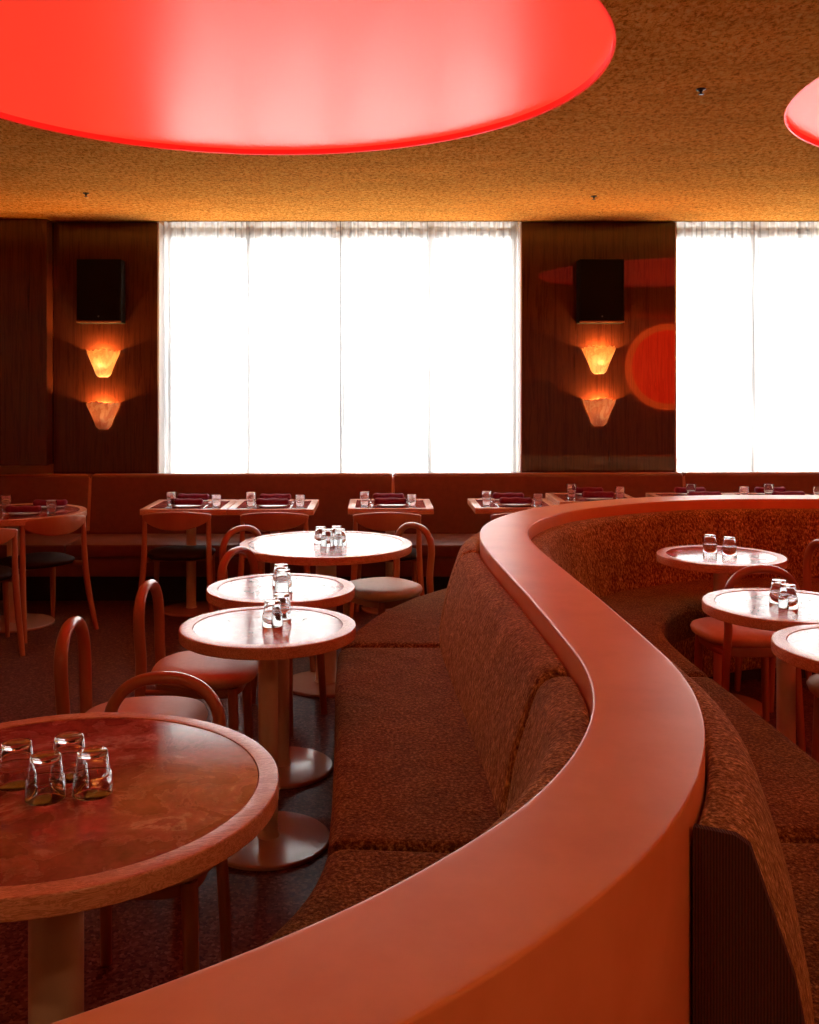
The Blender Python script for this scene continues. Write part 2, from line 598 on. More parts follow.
# sheer curtains
def curtain(x0, x1, label, seed):
    rnd = random.Random(seed)
    bm = bmesh.new()
    n = int((x1 - x0) / 0.006)
    ph = [rnd.uniform(0, 6.28) for _ in range(5)]
    rows = [CEIL + 0.07, 2.6, 2.2, 1.8, 1.4, 1.0, 0.84]
    grid = []
    for j, z in enumerate(rows):
        row = []
        for i in range(n + 1):
            x = x0 + (x1 - x0) * i / n
            t = (CEIL - z) / 2.0
            a = 0.024 + 0.004 * t
            y = 7.885 + a * sin(2 * pi * x / 0.080 + 0.9 * sin(x * 5 + ph[0]) + 0.25 * t * sin(3 * x + ph[1])) + 0.006 * sin(2 * pi * x / 0.033 + ph[2]) + 0.010 * sin(x * 7 + ph[3])
            row.append(bm.verts.new((x, y, z)))
        grid.append(row)
    for a, b_ in zip(grid, grid[1:]):
        for i in range(n):
            bm.faces.new((a[i], a[i + 1], b_[i + 1], b_[i]))
    o = finish('sheer_curtain', bm, M['voile'], angle=180)
    tag(o, label, 'curtain', 'sheer window curtains')
curtain(WX1 + 0.014, -0.303, 'sheer white curtain over the left half of the wide middle window', 1)
curtain(-0.297, WX2 - 0.014, 'sheer white curtain over the right half of the wide middle window', 2)
curtain(WX3 + 0.014, 3.797, 'sheer white curtain over the window at right, beside the wood panel', 3)
curtain(3.803, WX4 - 0.014, 'sheer white curtain over the far half of the right window', 4)

# ------------------------------------------------------------------ ceiling lights
def ceiling_light(cx, cy, r, label):
    t = thing('ceiling_light', label, 'ceiling light', (cx, cy, CEIL + REC), 0, 'round red ceiling lights')
    bm = bmesh.new()
    lathe(bm, [(0, 0.0), (r * 0.5, 0.0), (r - 0.004, 0.0), (r - 0.004, 0.03), (0, 0.03)], 160, close=False)
    finish('diffuser', bm, M['red_lamp'], t)
    bm = bmesh.new()
    lathe(bm, [(r - 0.012, -0.001), (r - 0.012, -REC + 0.002), (r - 0.002, -REC + 0.002), (r - 0.002, -0.001)], 160)
    finish('rim', bm, M['red_rim'], t)
ceiling_light(*LIGHTS[0], 'large round red ceiling light above the left tables')
ceiling_light(*LIGHTS[1], 'round red ceiling light cut off by the right edge of the photo')

# added warm fill lamps, out of view, to brighten the near half wall
def fill_lamp(x, y, label, watts):
    t = thing('fill_lamp', label, 'fill_lamp', (x, y, CEIL), 0, 'added warm ceiling fill lamps')
    bm = bmesh.new()
    lathe(bm, [(0.045, 0.0), (0.060, 0.0), (0.060, -0.004), (0.055, -0.006), (0.047, -0.006), (0.045, -0.003)], 32)
    finish('trim_ring', bm, M['screw'], t)
    bm = bmesh.new()
    lathe(bm, [(0, -0.001), (0.045, -0.001), (0.045, -0.003), (0, -0.004)], 32, close=False)
    finish('lens', bm, M['bulb'], t)
    L = bpy.data.lights.new('fill_lamp_spot', 'SPOT')
    L.energy = watts
    L.color = (1.0, 0.47, 0.20)
    L.spot_size = radians(150)
    L.spot_blend = 0.6
    L.shadow_soft_size = 0.05
    o = bpy.data.objects.new('fill_lamp_spot', L)
    COL.objects.link(o)
    o.location = (x, y, CEIL - 0.012)
    o['kind'] = 'helper'
fill_lamp(-1.3, -0.6, 'added warm fill lamp, out of view above and left of the camera', FILL_WATTS)
fill_lamp(0.9, -0.7, 'added warm fill lamp, out of view just behind the camera', FILL_WATTS)
fill_lamp(3.2, 0.4, 'added warm fill lamp, out of view over the right-hand booth', FILL_WATTS)

# round red wall lamp on the wall behind the camera, mirrored in the lacquered panel
t = thing('wall_lamp', 'big round red lamp mirrored in the glossy wood panel at right', 'lamp', (5.46, YB, 1.966))
bm = bmesh.new()
lathe(bm, [(0, 0.06), (0.5, 0.06), (0.69, 0.05), (0.69, 0.0), (0, 0.0)], 96, close=False)
bmesh.ops.rotate(bm, verts=bm.verts, cent=(0, 0, 0), matrix=Matrix.Rotation(-pi / 2, 3, 'X'))
finish('diffuser', bm, M['red_disc'], t)
bm = bmesh.new()
lathe(bm, [(0.692, 0.0), (0.692, 0.05), (0.75, 0.055), (0.81, 0.05), (0.81, 0.0)], 96)
bmesh.ops.rotate(bm, verts=bm.verts, cent=(0, 0, 0), matrix=Matrix.Rotation(-pi / 2, 3, 'X'))
finish('rim', bm, M['red_disc_rim'], t)

# sprinkler heads
def sprinkler(px, py, label):
    Y = F * (CEIL - H) / (388 - py)
    x = (px - 378) * Y / F
    t = thing('sprinkler_head', label, 'sprinkler', (x, Y, CEIL), 0, 'ceiling sprinkler heads')
    bm = bmesh.new()
    lathe(bm, [(0, 0.0), (0.022, 0.0), (0.020, -0.004), (0.010, -0.006), (0.007, -0.012), (0, -0.012)], 20, close=False)
    finish('escutcheon', bm, M['screw'], t)
    bm = bmesh.new()
    lathe(bm, [(0, -0.012), (0.005, -0.012), (0.004, -0.020), (0.012, -0.022), (0.012, -0.024), (0, -0.025)], 16, close=False)
    finish('deflector', bm, M['screw'], t)
sprinkler(701, 89, 'small dark sprinkler head between the two red ceiling lights')
sprinkler(594, 196, 'small dark sprinkler head just above the right wood panel')
sprinkler(86, 193, 'small dark sprinkler head just above the left wood panel')

# ------------------------------------------------------------------ speakers and sconces
def speaker(xc, label):
    t = thing('wall_speaker', label, 'speaker', (xc, WALL, 2.075), 0, 'black wall speakers')
    bm = bmesh.new()
    box(bm, -0.174, 0.174, -0.135, -0.002, 0, 0.495, 0.006)
    finish('cabinet', bm, M['black'], t)
    bm = bmesh.new()
    box(bm, -0.167, 0.167, -0.145, -0.1352, 0.018, 0.488, 0.004)
    g = finish('grille', bm, M['black'], t)
    bm = bmesh.new()
    lathe(bm, [(0, 0.0), (0.007, 0.0), (0.006, 0.002), (0, 0.0025)], 16, close=False)
    bmesh.ops.rotate(bm, verts=bm.verts, cent=(0, 0, 0), matrix=Matrix.Rotation(pi / 2, 3, 'X'))
    bmesh.ops.translate(bm, verts=bm.verts, vec=(0, -0.145, 0.05))
    finish('badge', bm, M['grey_metal'], g)
    bm = bmesh.new()
    box(bm, -0.174, 0.174, -0.143, -0.135, 0.003, 0.015, 0.001)
    finish('bottom_trim', bm, M['chair_wood_dark'], t)
speaker(-2.165, 'black box speaker on the left wood panel above the sconces')
speaker(1.737, 'black box speaker on the right wood panel above the sconces')

def sconce(xc, z0, label, mat, strength, bz):
    """half bowl with a scalloped, flared lip; flat back against the wall."""
    t = thing('wall_sconce', label, 'wall light', (xc, WALL, z0), 0, 'scalloped alabaster sconces')
    bm = bmesh.new()
    nseg, nz = 72, 14
    rnd = random.Random(int(z0 * 1000 + xc * 77))
    p1, p2 = rnd.uniform(0, 6), rnd.uniform(0, 6)
    def surf(u, v, inset):
        a = pi + pi * u                            # from -x round the front to +x
        zz = 0.195 * v
        r = 0.055 + 0.075 * v ** 1.2 - 0.02 * max(0.0, 1 - v / 0.14) ** 2
        scal = 0.5 + 0.5 * cos(9 * 2 * (a - pi) + p1)
        r *= 1 + 0.055 * v * (scal - 0.5) + 0.02 * v * sin(5 * a + p2)
        if v > 0.9:
            zz += (v - 0.9) * 10 * (0.010 * scal + 0.006 * sin(4 * a + p2) + 0.014 * sin(a - pi))
        r -= inset
        return Vector((r * cos(a), r * sin(a) * 0.85 - 0.004, zz + (inset if v < 0.05 else 0)))
    outer = [[bm.verts.new(surf(i / nseg, j / nz, 0)) for i in range(nseg + 1)] for j in range(nz + 1)]
    inner = [[bm.verts.new(surf(i / nseg, j / nz, 0.009)) for i in range(nseg + 1)] for j in range(nz + 1)]
    for g in (outer, inner):
        for a, b_ in zip(g, g[1:]):
            for i in range(nseg):
                bm.faces.new((a[i], a[i + 1], b_[i + 1], b_[i]))
    for i in range(nseg):
        bm.faces.new((outer[-1][i], outer[-1][i + 1], inner[-1][i + 1], inner[-1][i]))
    bm.faces.new([v for v in outer[0]])
    bm.faces.new([v for v in inner[0]][::-1])
    for j in range(nz):
        for i in (0, nseg):
            bm.faces.new((outer[j][i], outer[j + 1][i], inner[j + 1][i], inner[j][i]))
    finish('shade', bm, mat, t, angle=60)
    bm = bmesh.new()
    box(bm, -0.05, 0.05, -0.006, -0.0005, 0.03, 0.15, 0.002)
    finish('back_plate', bm, M['screw'], t)
    bm = bmesh.new()
    bmesh.ops.create_uvsphere(bm, u_segments=16, v_segments=10, radius=0.022)
    bmesh.ops.translate(bm, verts=bm.verts, vec=(0, -0.045, bz))
    finish('bulb', bm, M['bulb'], t)
    L = bpy.data.lights.new('sconce_light', 'POINT')
    L.energy = strength
    L.color = (1.0, 0.46, 0.11)
    L.shadow_soft_size = 0.018
    lo = bpy.data.objects.new('sconce_light', L)
    COL.objects.link(lo)
    lo.location = (xc, WALL - 0.038, z0 + bz + 0.055)
    lo['kind'] = 'helper'
sconce(-2.165, 1.655, 'glowing cream scalloped wall sconce, upper one on the left wood panel', M['alabaster'], 22.0, 0.10)
sconce(-2.165, 1.245, 'pink striped scalloped wall sconce, lower one on the left wood panel', M['alabaster_pink'], 22.0, 0.10)
sconce(1.742, 1.68, 'glowing cream scalloped wall sconce, upper one on the right wood panel', M['alabaster'], 22.0, 0.10)
sconce(1.742, 1.27, 'pink striped scalloped wall sconce, lower one on the right wood panel', M['alabaster_pink'], 22.0, 0.10)

# ------------------------------------------------------------------ the S-shaped half wall and its benches
CL = [(5.05, 3.3), (4.98, 3.9), (4.78, 4.55), (4.42, 5.12), (3.95, 5.52), (3.4, 5.78), (2.8, 5.93), (2.25, 5.955), (1.95, 5.925),
      (1.709, 5.858), (1.537, 5.778), (1.372, 5.685), (1.215, 5.578), (1.069, 5.459), (0.937, 5.322), (0.826, 5.169),
      (0.733, 5.004), (0.658, 4.83), (0.604, 4.649), (0.572, 4.462), (0.557, 4.273), (0.554, 4.083), (0.557, 3.894),
      (0.563, 3.705), (0.571, 3.515), (0.578, 3.326), (0.586, 3.136), (0.591, 2.947), (0.596, 2.757), (0.599, 2.568),
      (0.600, 2.378), (0.585, 2.19), (0.549, 2.004), (0.491, 1.824), (0.413, 1.651), (0.315, 1.488), (0.195, 1.336),
      (0.066, 1.198), (-0.078, 1.074), (-0.26, 0.945), (-0.46, 0.83), (-0.70, 0.735), (-0.98, 0.68), (-1.3, 0.66)]
pts = [Vector((p.x, p.y)) for p in catmull([(x, y, 0) for x, y in CL], 6)]
S = [0.0]
for a, b_ in zip(pts, pts[1:]):
    S.append(S[-1] + (b_ - a).length)
STOT = S[-1]
def at(s):
    s = max(0.0, min(STOT - 1e-6, s))
    lo, hi = 0, len(S) - 1
    while hi - lo > 1:
        mid = (lo + hi) // 2
        if S[mid] <= s:
            lo = mid
        else:
            hi = mid
    t = (s - S[lo]) / (S[hi] - S[lo])
    return pts[lo].lerp(pts[hi], t)
def frame(s):
    e = 0.06
    t = (at(s + e) - at(s - e))
    t.normalize()
    return at(s), Vector((-t.y, t.x))        # normal points to the right-hand booth (+x on the straight run)
def s_near(x, y):
    return min(((pts[i] - Vector((x, y))).length, S[i]) for i in range(len(pts)))[1]
HW = 0.109
WTOP = 0.91

def sweep(bm, s0, s1, side, prof, r=0.0, flat0=False, flat1=False, step=0.035, base=HW, taper=None):
    L = s1 - s0
    ss = []
    if r and not flat0:
        ss += [s0 + r * (1 - cos(pi / 2 * k / 5)) for k in range(5)]
        a = s0 + r
    else:
        a = s0
    b_ = s1 - r if (r and not flat1) else s1
    n = max(2, int((b_ - a) / step))
    ss += [a + (b_ - a) * k / n for k in range(n + 1)]
    if r and not flat1:
        ss += [s1 - r * (1 - cos(pi / 2 * k / 5)) for k in range(4, -1, -1)]
    us = [p[0] for p in prof]
    zs = [p[1] for p in prof]
    uc, zc = (min(us) + max(us)) / 2, (min(zs) + max(zs)) / 2
    hu, hz = (max(us) - min(us)) / 2, (max(zs) - min(zs)) / 2
    rings = []
    for s in ss:
        ins = 0.0
        for flat, d in ((flat0, s - s0), (flat1, s1 - s)):
            if r and not flat and d < r:
                q = 1 - d / r
                ins = max(ins, r * (1 - sqrt(max(0.0, 1 - q * q))))
        ku, kz = max(0.02, 1 - ins / hu), max(0.02, 1 - ins / hz)
        ring = []
        for u, z in prof:
            uu = uc + (u - uc) * ku
            z2 = zc + (z - zc) * kz
            if taper:
                uu *= taper(s)
            c, nrm = frame(s)
            p = c + nrm * (side * (base + uu))
            ring.append(bm.verts.new((p.x, p.y, z2)))
        rings.append(ring)
    m_ = len(prof)
    for a, c in zip(rings, rings[1:]):
        for k in range(m_):
            k2 = (k + 1) % m_
            bm.faces.new((a[k], a[k2], c[k2], c[k]))
    bm.faces.new(rings[0])
    bm.faces.new(rings[-1][::-1])

bm = bmesh.new()
wprof = rounded([(-HW, 0), (HW, 0), (HW, WTOP - 0.012), (HW, WTOP), (HW - 0.012, WTOP), (-HW + 0.012, WTOP), (-HW, WTOP), (-HW, WTOP - 0.012)], [0, 0, 0, 0.005, 0, 0, 0.005, 0], 3)
sweep(bm, 0, STOT, 1, wprof, base=0.0, step=0.03)
o = finish('divider_wall', bm, M['plaster'], angle=50)
tag(o, 'long S-curved terracotta plaster half wall between the two brown benches', 'divider')
o['kind'] = 'thing'

# profiles (u measured from the face of the wall)
SEAT = rounded([(0.10, 0.30), (0.615, 0.30), (0.615, 0.475), (0.10, 0.475)], [0.02, 0.05, 0.055, 0.02], 6)
BACK = rounded([(0.004, 0.452), (0.188, 0.452), (0.150, 0.66), (0.085, 0.855), (0.004, 0.855)], [0.01, 0.038, 0.05, 0.055, 0.02], 6)
BASE = rounded([(0.004, 0.07), (0.585, 0.07), (0.585, 0.31), (0.004, 0.31)], [0.0, 0.015, 0.015, 0.0], 4)
TOE = [(0.004, 0.0), (0.53, 0.0), (0.53, 0.072), (0.004, 0.072)]

def bench(side, s_ends, seat_seams, back_seams, label, flat_end, taper=None):
    t = thing('curved_bench', label, 'bench', (0, 0, 0))
    a, b_ = s_ends
    def cuts(seams):
        e = [a] + seams + [b_]
        return list(zip(e, e[1:]))
    for q0, q1 in cuts(seat_seams):
        bm = bmesh.new()
        sweep(bm, q0 + 0.0008, q1 - 0.0008, side, SEAT, 0.045, flat1=(flat_end and q1 == b_), taper=taper)
        finish('seat_cushion', bm, M['chenille_seat'], t, angle=60)
    for q0, q1 in cuts(back_seams):
        bm = bmesh.new()
        sweep(bm, q0 + 0.0008, q1 - 0.0008, side, BACK, 0.045, flat1=(flat_end and q1 == b_))
        finish('back_cushion', bm, M['chenille'], t, angle=60)
    bm = bmesh.new()
    sweep(bm, a + 0.01, b_ - 0.01, side, BASE, taper=taper)
    finish('base', bm, M['chenille'], t, angle=50)
    bm = bmesh.new()
    sweep(bm, a + 0.03, b_ - 0.03, side, TOE, taper=taper)
    finish('plinth', bm, M['dark_base'], t, angle=50)
    return t
sA = s_near
sT0, sT1 = sA(1.0, 5.393), sA(0.556, 4.17)
def end_taper(s):
    q = max(0.0, min(1.0, (sT1 - s) / (sT1 - sT0)))
    return 1 - 0.45 * q
lb = bench(-1, (sT0, sA(-0.98, 0.68)), [sA(0.556, 4.17), sA(0.594, 2.31)], [sA(0.557, 4.30), sA(0.598, 2.47)],
           'brown chenille bench along the left side of the curving half wall', False, end_taper)
rb = bench(1, (sA(4.98, 3.9), sA(0.404, 1.651)), [sA(3.4, 5.78), sA(0.58, 3.75), sA(0.596, 2.42)], [sA(3.4, 5.78), sA(0.57, 3.4)],
           'brown chenille bench lining the right-hand booth inside the half wall', True)
# ribbed end panel closing the right bench towards the camera
bm = bmesh.new()
sE = sA(0.404, 1.651)
c, nrm = frame(sE)
tdir = Vector((nrm.y, -nrm.x))
poly = [(0.006, 0.0), (0.585, 0.0), (0.600, 0.45), (0.196, 0.46), (0.158, 0.66), (0.092, 0.850), (0.07, 0.862), (0.006, 0.862)]
fr_ = [bm.verts.new((*(c + nrm * (HW + u) + tdir * 0.016), z)) for u, z in poly]
bk_ = [bm.verts.new((*(c + nrm * (HW + u) + tdir * 0.001), z)) for u, z in poly]
bm.faces.new(fr_)
bm.faces.new(bk_[::-1])
for k in range(len(poly)):
    k2 = (k + 1) % len(poly)
    bm.faces.new((fr_[k], fr_[k2], bk_[k2], bk_[k]))
e = finish('end_panel', bm, M['ribbed'], rb, smooth=False)
e['label'] = 'dark ribbed end panel'

# ------------------------------------------------------------------ wall banquette
def banquette():
    t = thing('wall_banquette', 'long rust leather banquette along the back wall under the windows', 'bench', (0, 0, 0))
    x0, x1 = XL + 0.01, XR - 0.01
    seams = [x0, (90 - 378) * 7.62 / F, (393 - 378) * 7.62 / F, (684 - 378) * 7.62 / F, 4.7, x1]
    prof = rounded([(7.735, 0.44), (7.735, 0.905), (7.63, 0.905), (7.56, 0.44)], [0, 0.02, 0.035, 0.02], 5)
    for a, b_ in zip(seams, seams[1:]):
        bm = bmesh.new()
        n = 8
        rr = 0.02
        sx = [a + 0.003, a + 0.006, a + 0.012, a + 0.02] + [a + 0.02 + (b_ - a - 0.04) * k / n for k in range(1, n)] + [b_ - 0.02, b_ - 0.012, b_ - 0.006, b_ - 0.003]
        rings = []
        for x in sx:
            d = min(x - a, b_ - x)
            ins = 0.012 * (1 - min(1, d / 0.02)) ** 2
            dz = -0.0055 * x / 2.0
            rings.append([bm.verts.new((x, max(y, 7.56) + (ins if y < 7.7 else 0), z + (-ins if z > 0.6 else 0) + (0.0 if z < 0.5 else -dz))) for y, z in prof])
        for r1, r2 in zip(rings, rings[1:]):
            for k in range(len(prof)):
                k2 = (k + 1) % len(prof)
                bm.faces.new((r1[k], r1[k2], r2[k2], r2[k]))
        bm.faces.new(rings[0])
        bm.faces.new(rings[-1][::-1])
        bp = finish('back_panel', bm, M['banquette'], t, angle=50)
        bm = bmesh.new()
        za = 0.903 + 0.0055 * a / 2.0
        zb = 0.903 + 0.0055 * b_ / 2.0
        p = [(a + 0.006, 7.566, 0.47), (a + 0.006, 7.60, 0.70), (a + 0.007, 7.634, za - 0.03), (a + 0.03, 7.643, za - 0.003), (b_ - 0.03, 7.643, zb - 0.003), (b_ - 0.007, 7.634, zb - 0.03), (b_ - 0.006, 7.60, 0.70), (b_ - 0.006, 7.566, 0.47)]
        tube(bm, p, 0.0065, 8)
        finish('piping', bm, M['piping'], bp)
    # seat slabs
    for a, b_ in zip(seams, seams[1:]):
        bm = bmesh.new()
        box(bm, a + 0.003, b_ - 0.003, 7.0, 7.56, 0.36, 0.452, 0.018, 3)
        finish('seat_cushion', bm, M['banquette'], t)
    bm = bmesh.new()
    box(bm, x0, x1, 7.03, 7.73, 0.22, 0.36, 0.004)
    finish('apron', bm, M['banquette'], t)
    bm = bmesh.new()
    box(bm, x0, x1, 7.25, 7.73, 0.0, 0.22)
    finish('plinth', bm, M['dark_base'], t, smooth=False)
banquette()

# ------------------------------------------------------------------ tables
TZ = 0.75
def round_table(x, y, r, label, group, base_r=0.215, rim=0.046, rz=0.0):
    t = thing('round_table', label, 'table', (x, y, 0), rz, group)
    bm = bmesh.new()
    th = 0.040
    pr = rounded([(r - rim, TZ - th), (r, TZ - th), (r, TZ), (r - rim, TZ)], [0.0, 0.005, 0.005, 0.0015], 4)
    lathe(bm, [(p[0], p[1]) for p in pr], 96)
    finish('rim', bm, M['oak'], t, angle=14)
    bm = bmesh.new()
    lathe(bm, [(0, TZ - 0.002), (r - rim - 0.002, TZ - 0.002), (r - rim - 0.0005, TZ - 0.004), (r - rim - 0.0005, TZ - th + 0.002), (0, TZ - th + 0.002)], 96, close=False)
    finish('marble_top', bm, M['marble'], t)
    pedestal(t, base_r, 0.055 if r > 0.4 else 0.034)
    return t
def pedestal(t, base_r, pr=0.034):
    bm = bmesh.new()
    lathe(bm, [(0, TZ - 0.058), (0.15, TZ - 0.058), (0.16, TZ - 0.052), (0.16, TZ - 0.041), (0, TZ - 0.041)], 40, close=False)
    finish('mounting_plate', bm, M['screw'], t)
    bm = bmesh.new()
    lathe(bm, [(0, 0.022), (pr + 0.005, 0.022), (pr + 0.001, 0.030), (pr, 0.05), (pr, TZ - 0.058), (0, TZ - 0.058)], 40, close=False)
    finish('post', bm, M['table_metal'], t)
    bm = bmesh.new()
    lathe(bm, [(0, 0.0), (base_r - 0.004, 0.0), (base_r, 0.003), (base_r, 0.012), (base_r - 0.006, 0.016), (base_r * 0.5, 0.020), (0, 0.022)], 80, close=False)
    finish('base', bm, M['table_base'], t)
def square_table(x, y, label, group, w=0.586, d=0.586):
    t = thing('square_table', label, 'table', (x, y, 0), 0, group)
    hw, hd, rim, th = w / 2, d / 2, 0.05, 0.04
    bm = bmesh.new()
    box(bm, -hw, hw, -hd, -hd + rim, TZ - th, TZ, 0.003)
    box(bm, -hw, hw, hd - rim, hd, TZ - th, TZ, 0.003)
    box(bm, -hw, -hw + rim, -hd + rim, hd - rim, TZ - th, TZ, 0.003)
    box(bm, hw - rim, hw, -hd + rim, hd - rim, TZ - th, TZ, 0.003)
    finish('rim', bm, M['oak'], t)
    bm = bmesh.new()
    box(bm, -hw + rim + 0.0005, hw - rim - 0.0005, -hd + rim + 0.0005, hd - rim - 0.0005, TZ - th + 0.002, TZ - 0.002)
    finish('marble_top', bm, M['marble'], t, smooth=False)
    pedestal(t, 0.205)
    return t

RT = 'round marble tables'
round_table(-0.665, 2.03, 0.458, 'large round dark red marble table in the near left foreground', RT, 0.24, 0.042, 0.3)
round_table(-0.380, 3.40, 0.304, 'small round marble table, nearest of the two small ones beside the left bench', RT, rz=1.0)
round_table(-0.400, 4.05, 0.304, 'small round marble table behind the nearest small one at the left bench', RT, rz=2.0)
round_table(-0.275, 5.20, 0.455, 'large round bright marble table at the far end of the left bench', RT, 0.225, rz=0.5)
round_table(1.685, 4.83, 0.304, 'small round marble table deepest in the right-hand booth', RT, rz=2.6)
round_table(1.55, 3.73, 0.304, 'small round marble table in the middle of the right-hand booth', RT, rz=0.2)
round_table(1.575, 3.115, 0.304, 'small round marble table cut by the right edge, nearest in the booth', RT, rz=1.4)
round_table(-2.41, 6.53, 0.455, 'round wooden-edged table at far left in front of the wall banquette', RT, 0.25, rz=0.9)

SQ = 'square tables along the wall banquette'
SQX = [-1.318, -0.728, 0.087, 0.957, 1.547, 2.30, 2.89]
SQY = 6.93
SQN = ['leftmost square wall table, left half of the joined pair',
       'right half of the joined pair of square wall tables under the wide window',
       'single square wall table below the wide window, right of the joined pair',
       'square wall table just left of the bend of the half wall',
       'square wall table half hidden behind the half wall, below the right wood panel',
       'square wall table behind the half wall at the left end of the right window',
       'square wall table behind the half wall at the right edge of the photo']
TALL = 1.045
SQYS = [6.93, 6.93, 6.97, 7.0, 7.07, 7.08, 7.08]
for x, y, l in zip(SQX, SQYS, SQN):
    q = square_table(x, y, l, SQ)
    if x > 1.5:
        q.scale = (1, 1, TALL)

# ------------------------------------------------------------------ bentwood hoop chairs (front faces local +y)
def superellipse(a, b_, n, k, seg):
    ang = 2 * pi * k / seg
    c, s = cos(ang), sin(ang)
    return (a * math.copysign(abs(c) ** (2 / n), c), b_ * math.copysign(abs(s) ** (2 / n), s))

def pad(bm, prof, n=3.0, seg=56, taper=0.0, yoff=0.0):
    """prof: list of (half width, half depth, z); taper narrows the back."""
    rings = []
    for a, d, z in prof:
        if a == 0:
            rings.append([bm.verts.new((0, yoff, z))])
            continue
        r = []
        for k in range(seg):
            x, y = superellipse(a, d, n, k, seg)
            r.append(bm.verts.new((x * (1 + taper * y), y + yoff, z)))
        rings.append(r)
    for a, b_ in zip(rings, rings[1:]):
        if len(a) == 1 or len(b_) == 1:
            one, many = (a[0], b_) if len(a) == 1 else (b_[0], a)
            for k in range(seg):
                bm.faces.new((one, many[k], many[(k + 1) % seg]))
        else:
            for k in range(seg):
                bm.faces.new((a[k], a[(k + 1) % seg], b_[(k + 1) % seg], b_[k]))

def make_hoop_chair(label, group, loc, rz, seat):
    t = thing('hoop_chair', label, 'chair', loc, rz, group)
    bm = bmesh.new()
    pad(bm, [(0, 0, 0.492), (0.11, 0.11, 0.491), (0.175, 0.175, 0.486), (0.203, 0.203, 0.474), (0.211, 0.211, 0.458), (0.205, 0.205, 0.440), (0.19, 0.19, 0.430), (0, 0, 0.430)], 2.7, taper=0.35, yoff=0.02)
    finish('seat', bm, seat, t, angle=60)
    bm = bmesh.new()
    pad(bm, [(0, 0, 0.430), (0.172, 0.172, 0.430), (0.174, 0.174, 0.426), (0.172, 0.172, 0.392), (0.168, 0.168, 0.388), (0, 0, 0.388)], 3.6, taper=0.3, yoff=0.005)
    finish('seat_frame', bm, M['chair_wood'], t, angle=40)
    bm = bmesh.new()
    half = [(0.166, -0.232, 0.0), (0.160, -0.212, 0.22), (0.150, -0.204, 0.42), (0.143, -0.204, 0.52), (0.149, -0.207, 0.60), (0.151, -0.210, 0.660), (0.139, -0.213, 0.714), (0.103, -0.215, 0.758), (0.054, -0.216, 0.781)]
    full = [(-x, y, z) for x, y, z in half] + [(0, -0.2165, 0.787)] + half[::-1]
    p = catmull(full, 5)
    rad = []
    for q in p:
        f = min(1.0, max(0.0, q.z / 0.45))
        rad.append((0.0150 + 0.0018 * f, 0.0155 + 0.0062 * f))
    tube(bm, p, rad, 14, ref=Vector((0, 1, 0.2)).normalized())
    finish('hoop_back', bm, M['chair_wood'], t, angle=60)
    for s in (-1, 1):
        bm = bmesh.new()
        tube(bm, [(s * 0.152, 0.150, 0.425), (s * 0.158, 0.156, 0.25), (s * 0.168, 0.168, 0.0)], [0.020, 0.0185, 0.0150], 14)
        finish('leg', bm, M['chair_wood'], t, angle=60)
    for s in (-1, 1):
        bm = bmesh.new()
        tube(bm, [(s * 0.148, -0.198, 0.405), (s * 0.162, 0.0, 0.408), (s * 0.153, 0.148, 0.405)], [0.010, 0.011, 0.010], 10)
        finish('side_rail', bm, M['chair_wood'], t, angle=60)
    return t

HC = 'bentwood hoop-back chairs'
h0 = make_hoop_chair('hoop-back chair facing right at the nearest small left table', HC, (-0.805, 3.28, 0), -pi / 2 + 0.05, M['leather_peach'])
hoops = [
    ((-0.70, 3.90), -pi / 2 - 0.03, 'hoop-back chair facing right at the second small left table, peach seat clear of it'),
    ((-0.585, 2.44), pi - 0.04, 'hoop-back chair tucked under the far side of the foreground table, backrest just above its rim'),
    ((0.04, 5.46), pi / 2 + 0.68, 'hoop-back chair with pale round seat right of the far large round table'),
    ((-0.482, 4.65), -pi / 2 - 0.42, 'hoop-back chair at the near left of the far round table, nearer of two'),
    ((-0.59, 5.35), -pi / 2 - 0.66, 'hoop-back chair tucked at the upper left of the far large round table'),
    ((1.665, 4.47), 0.0, 'hoop-back chair with rust seat facing the deepest table of the right booth'),
    ((2.05, 4.95), pi / 2 + 0.12, 'hoop-back chair at the right edge beside the deepest booth table'),
    ((1.83, 3.58), pi / 2, 'hoop-back chair with pale seat at the right edge beside the middle booth table'),
]
for (x, y), rz, l in hoops:
    dup(h0, (x, y, 0), rz, l, HC)

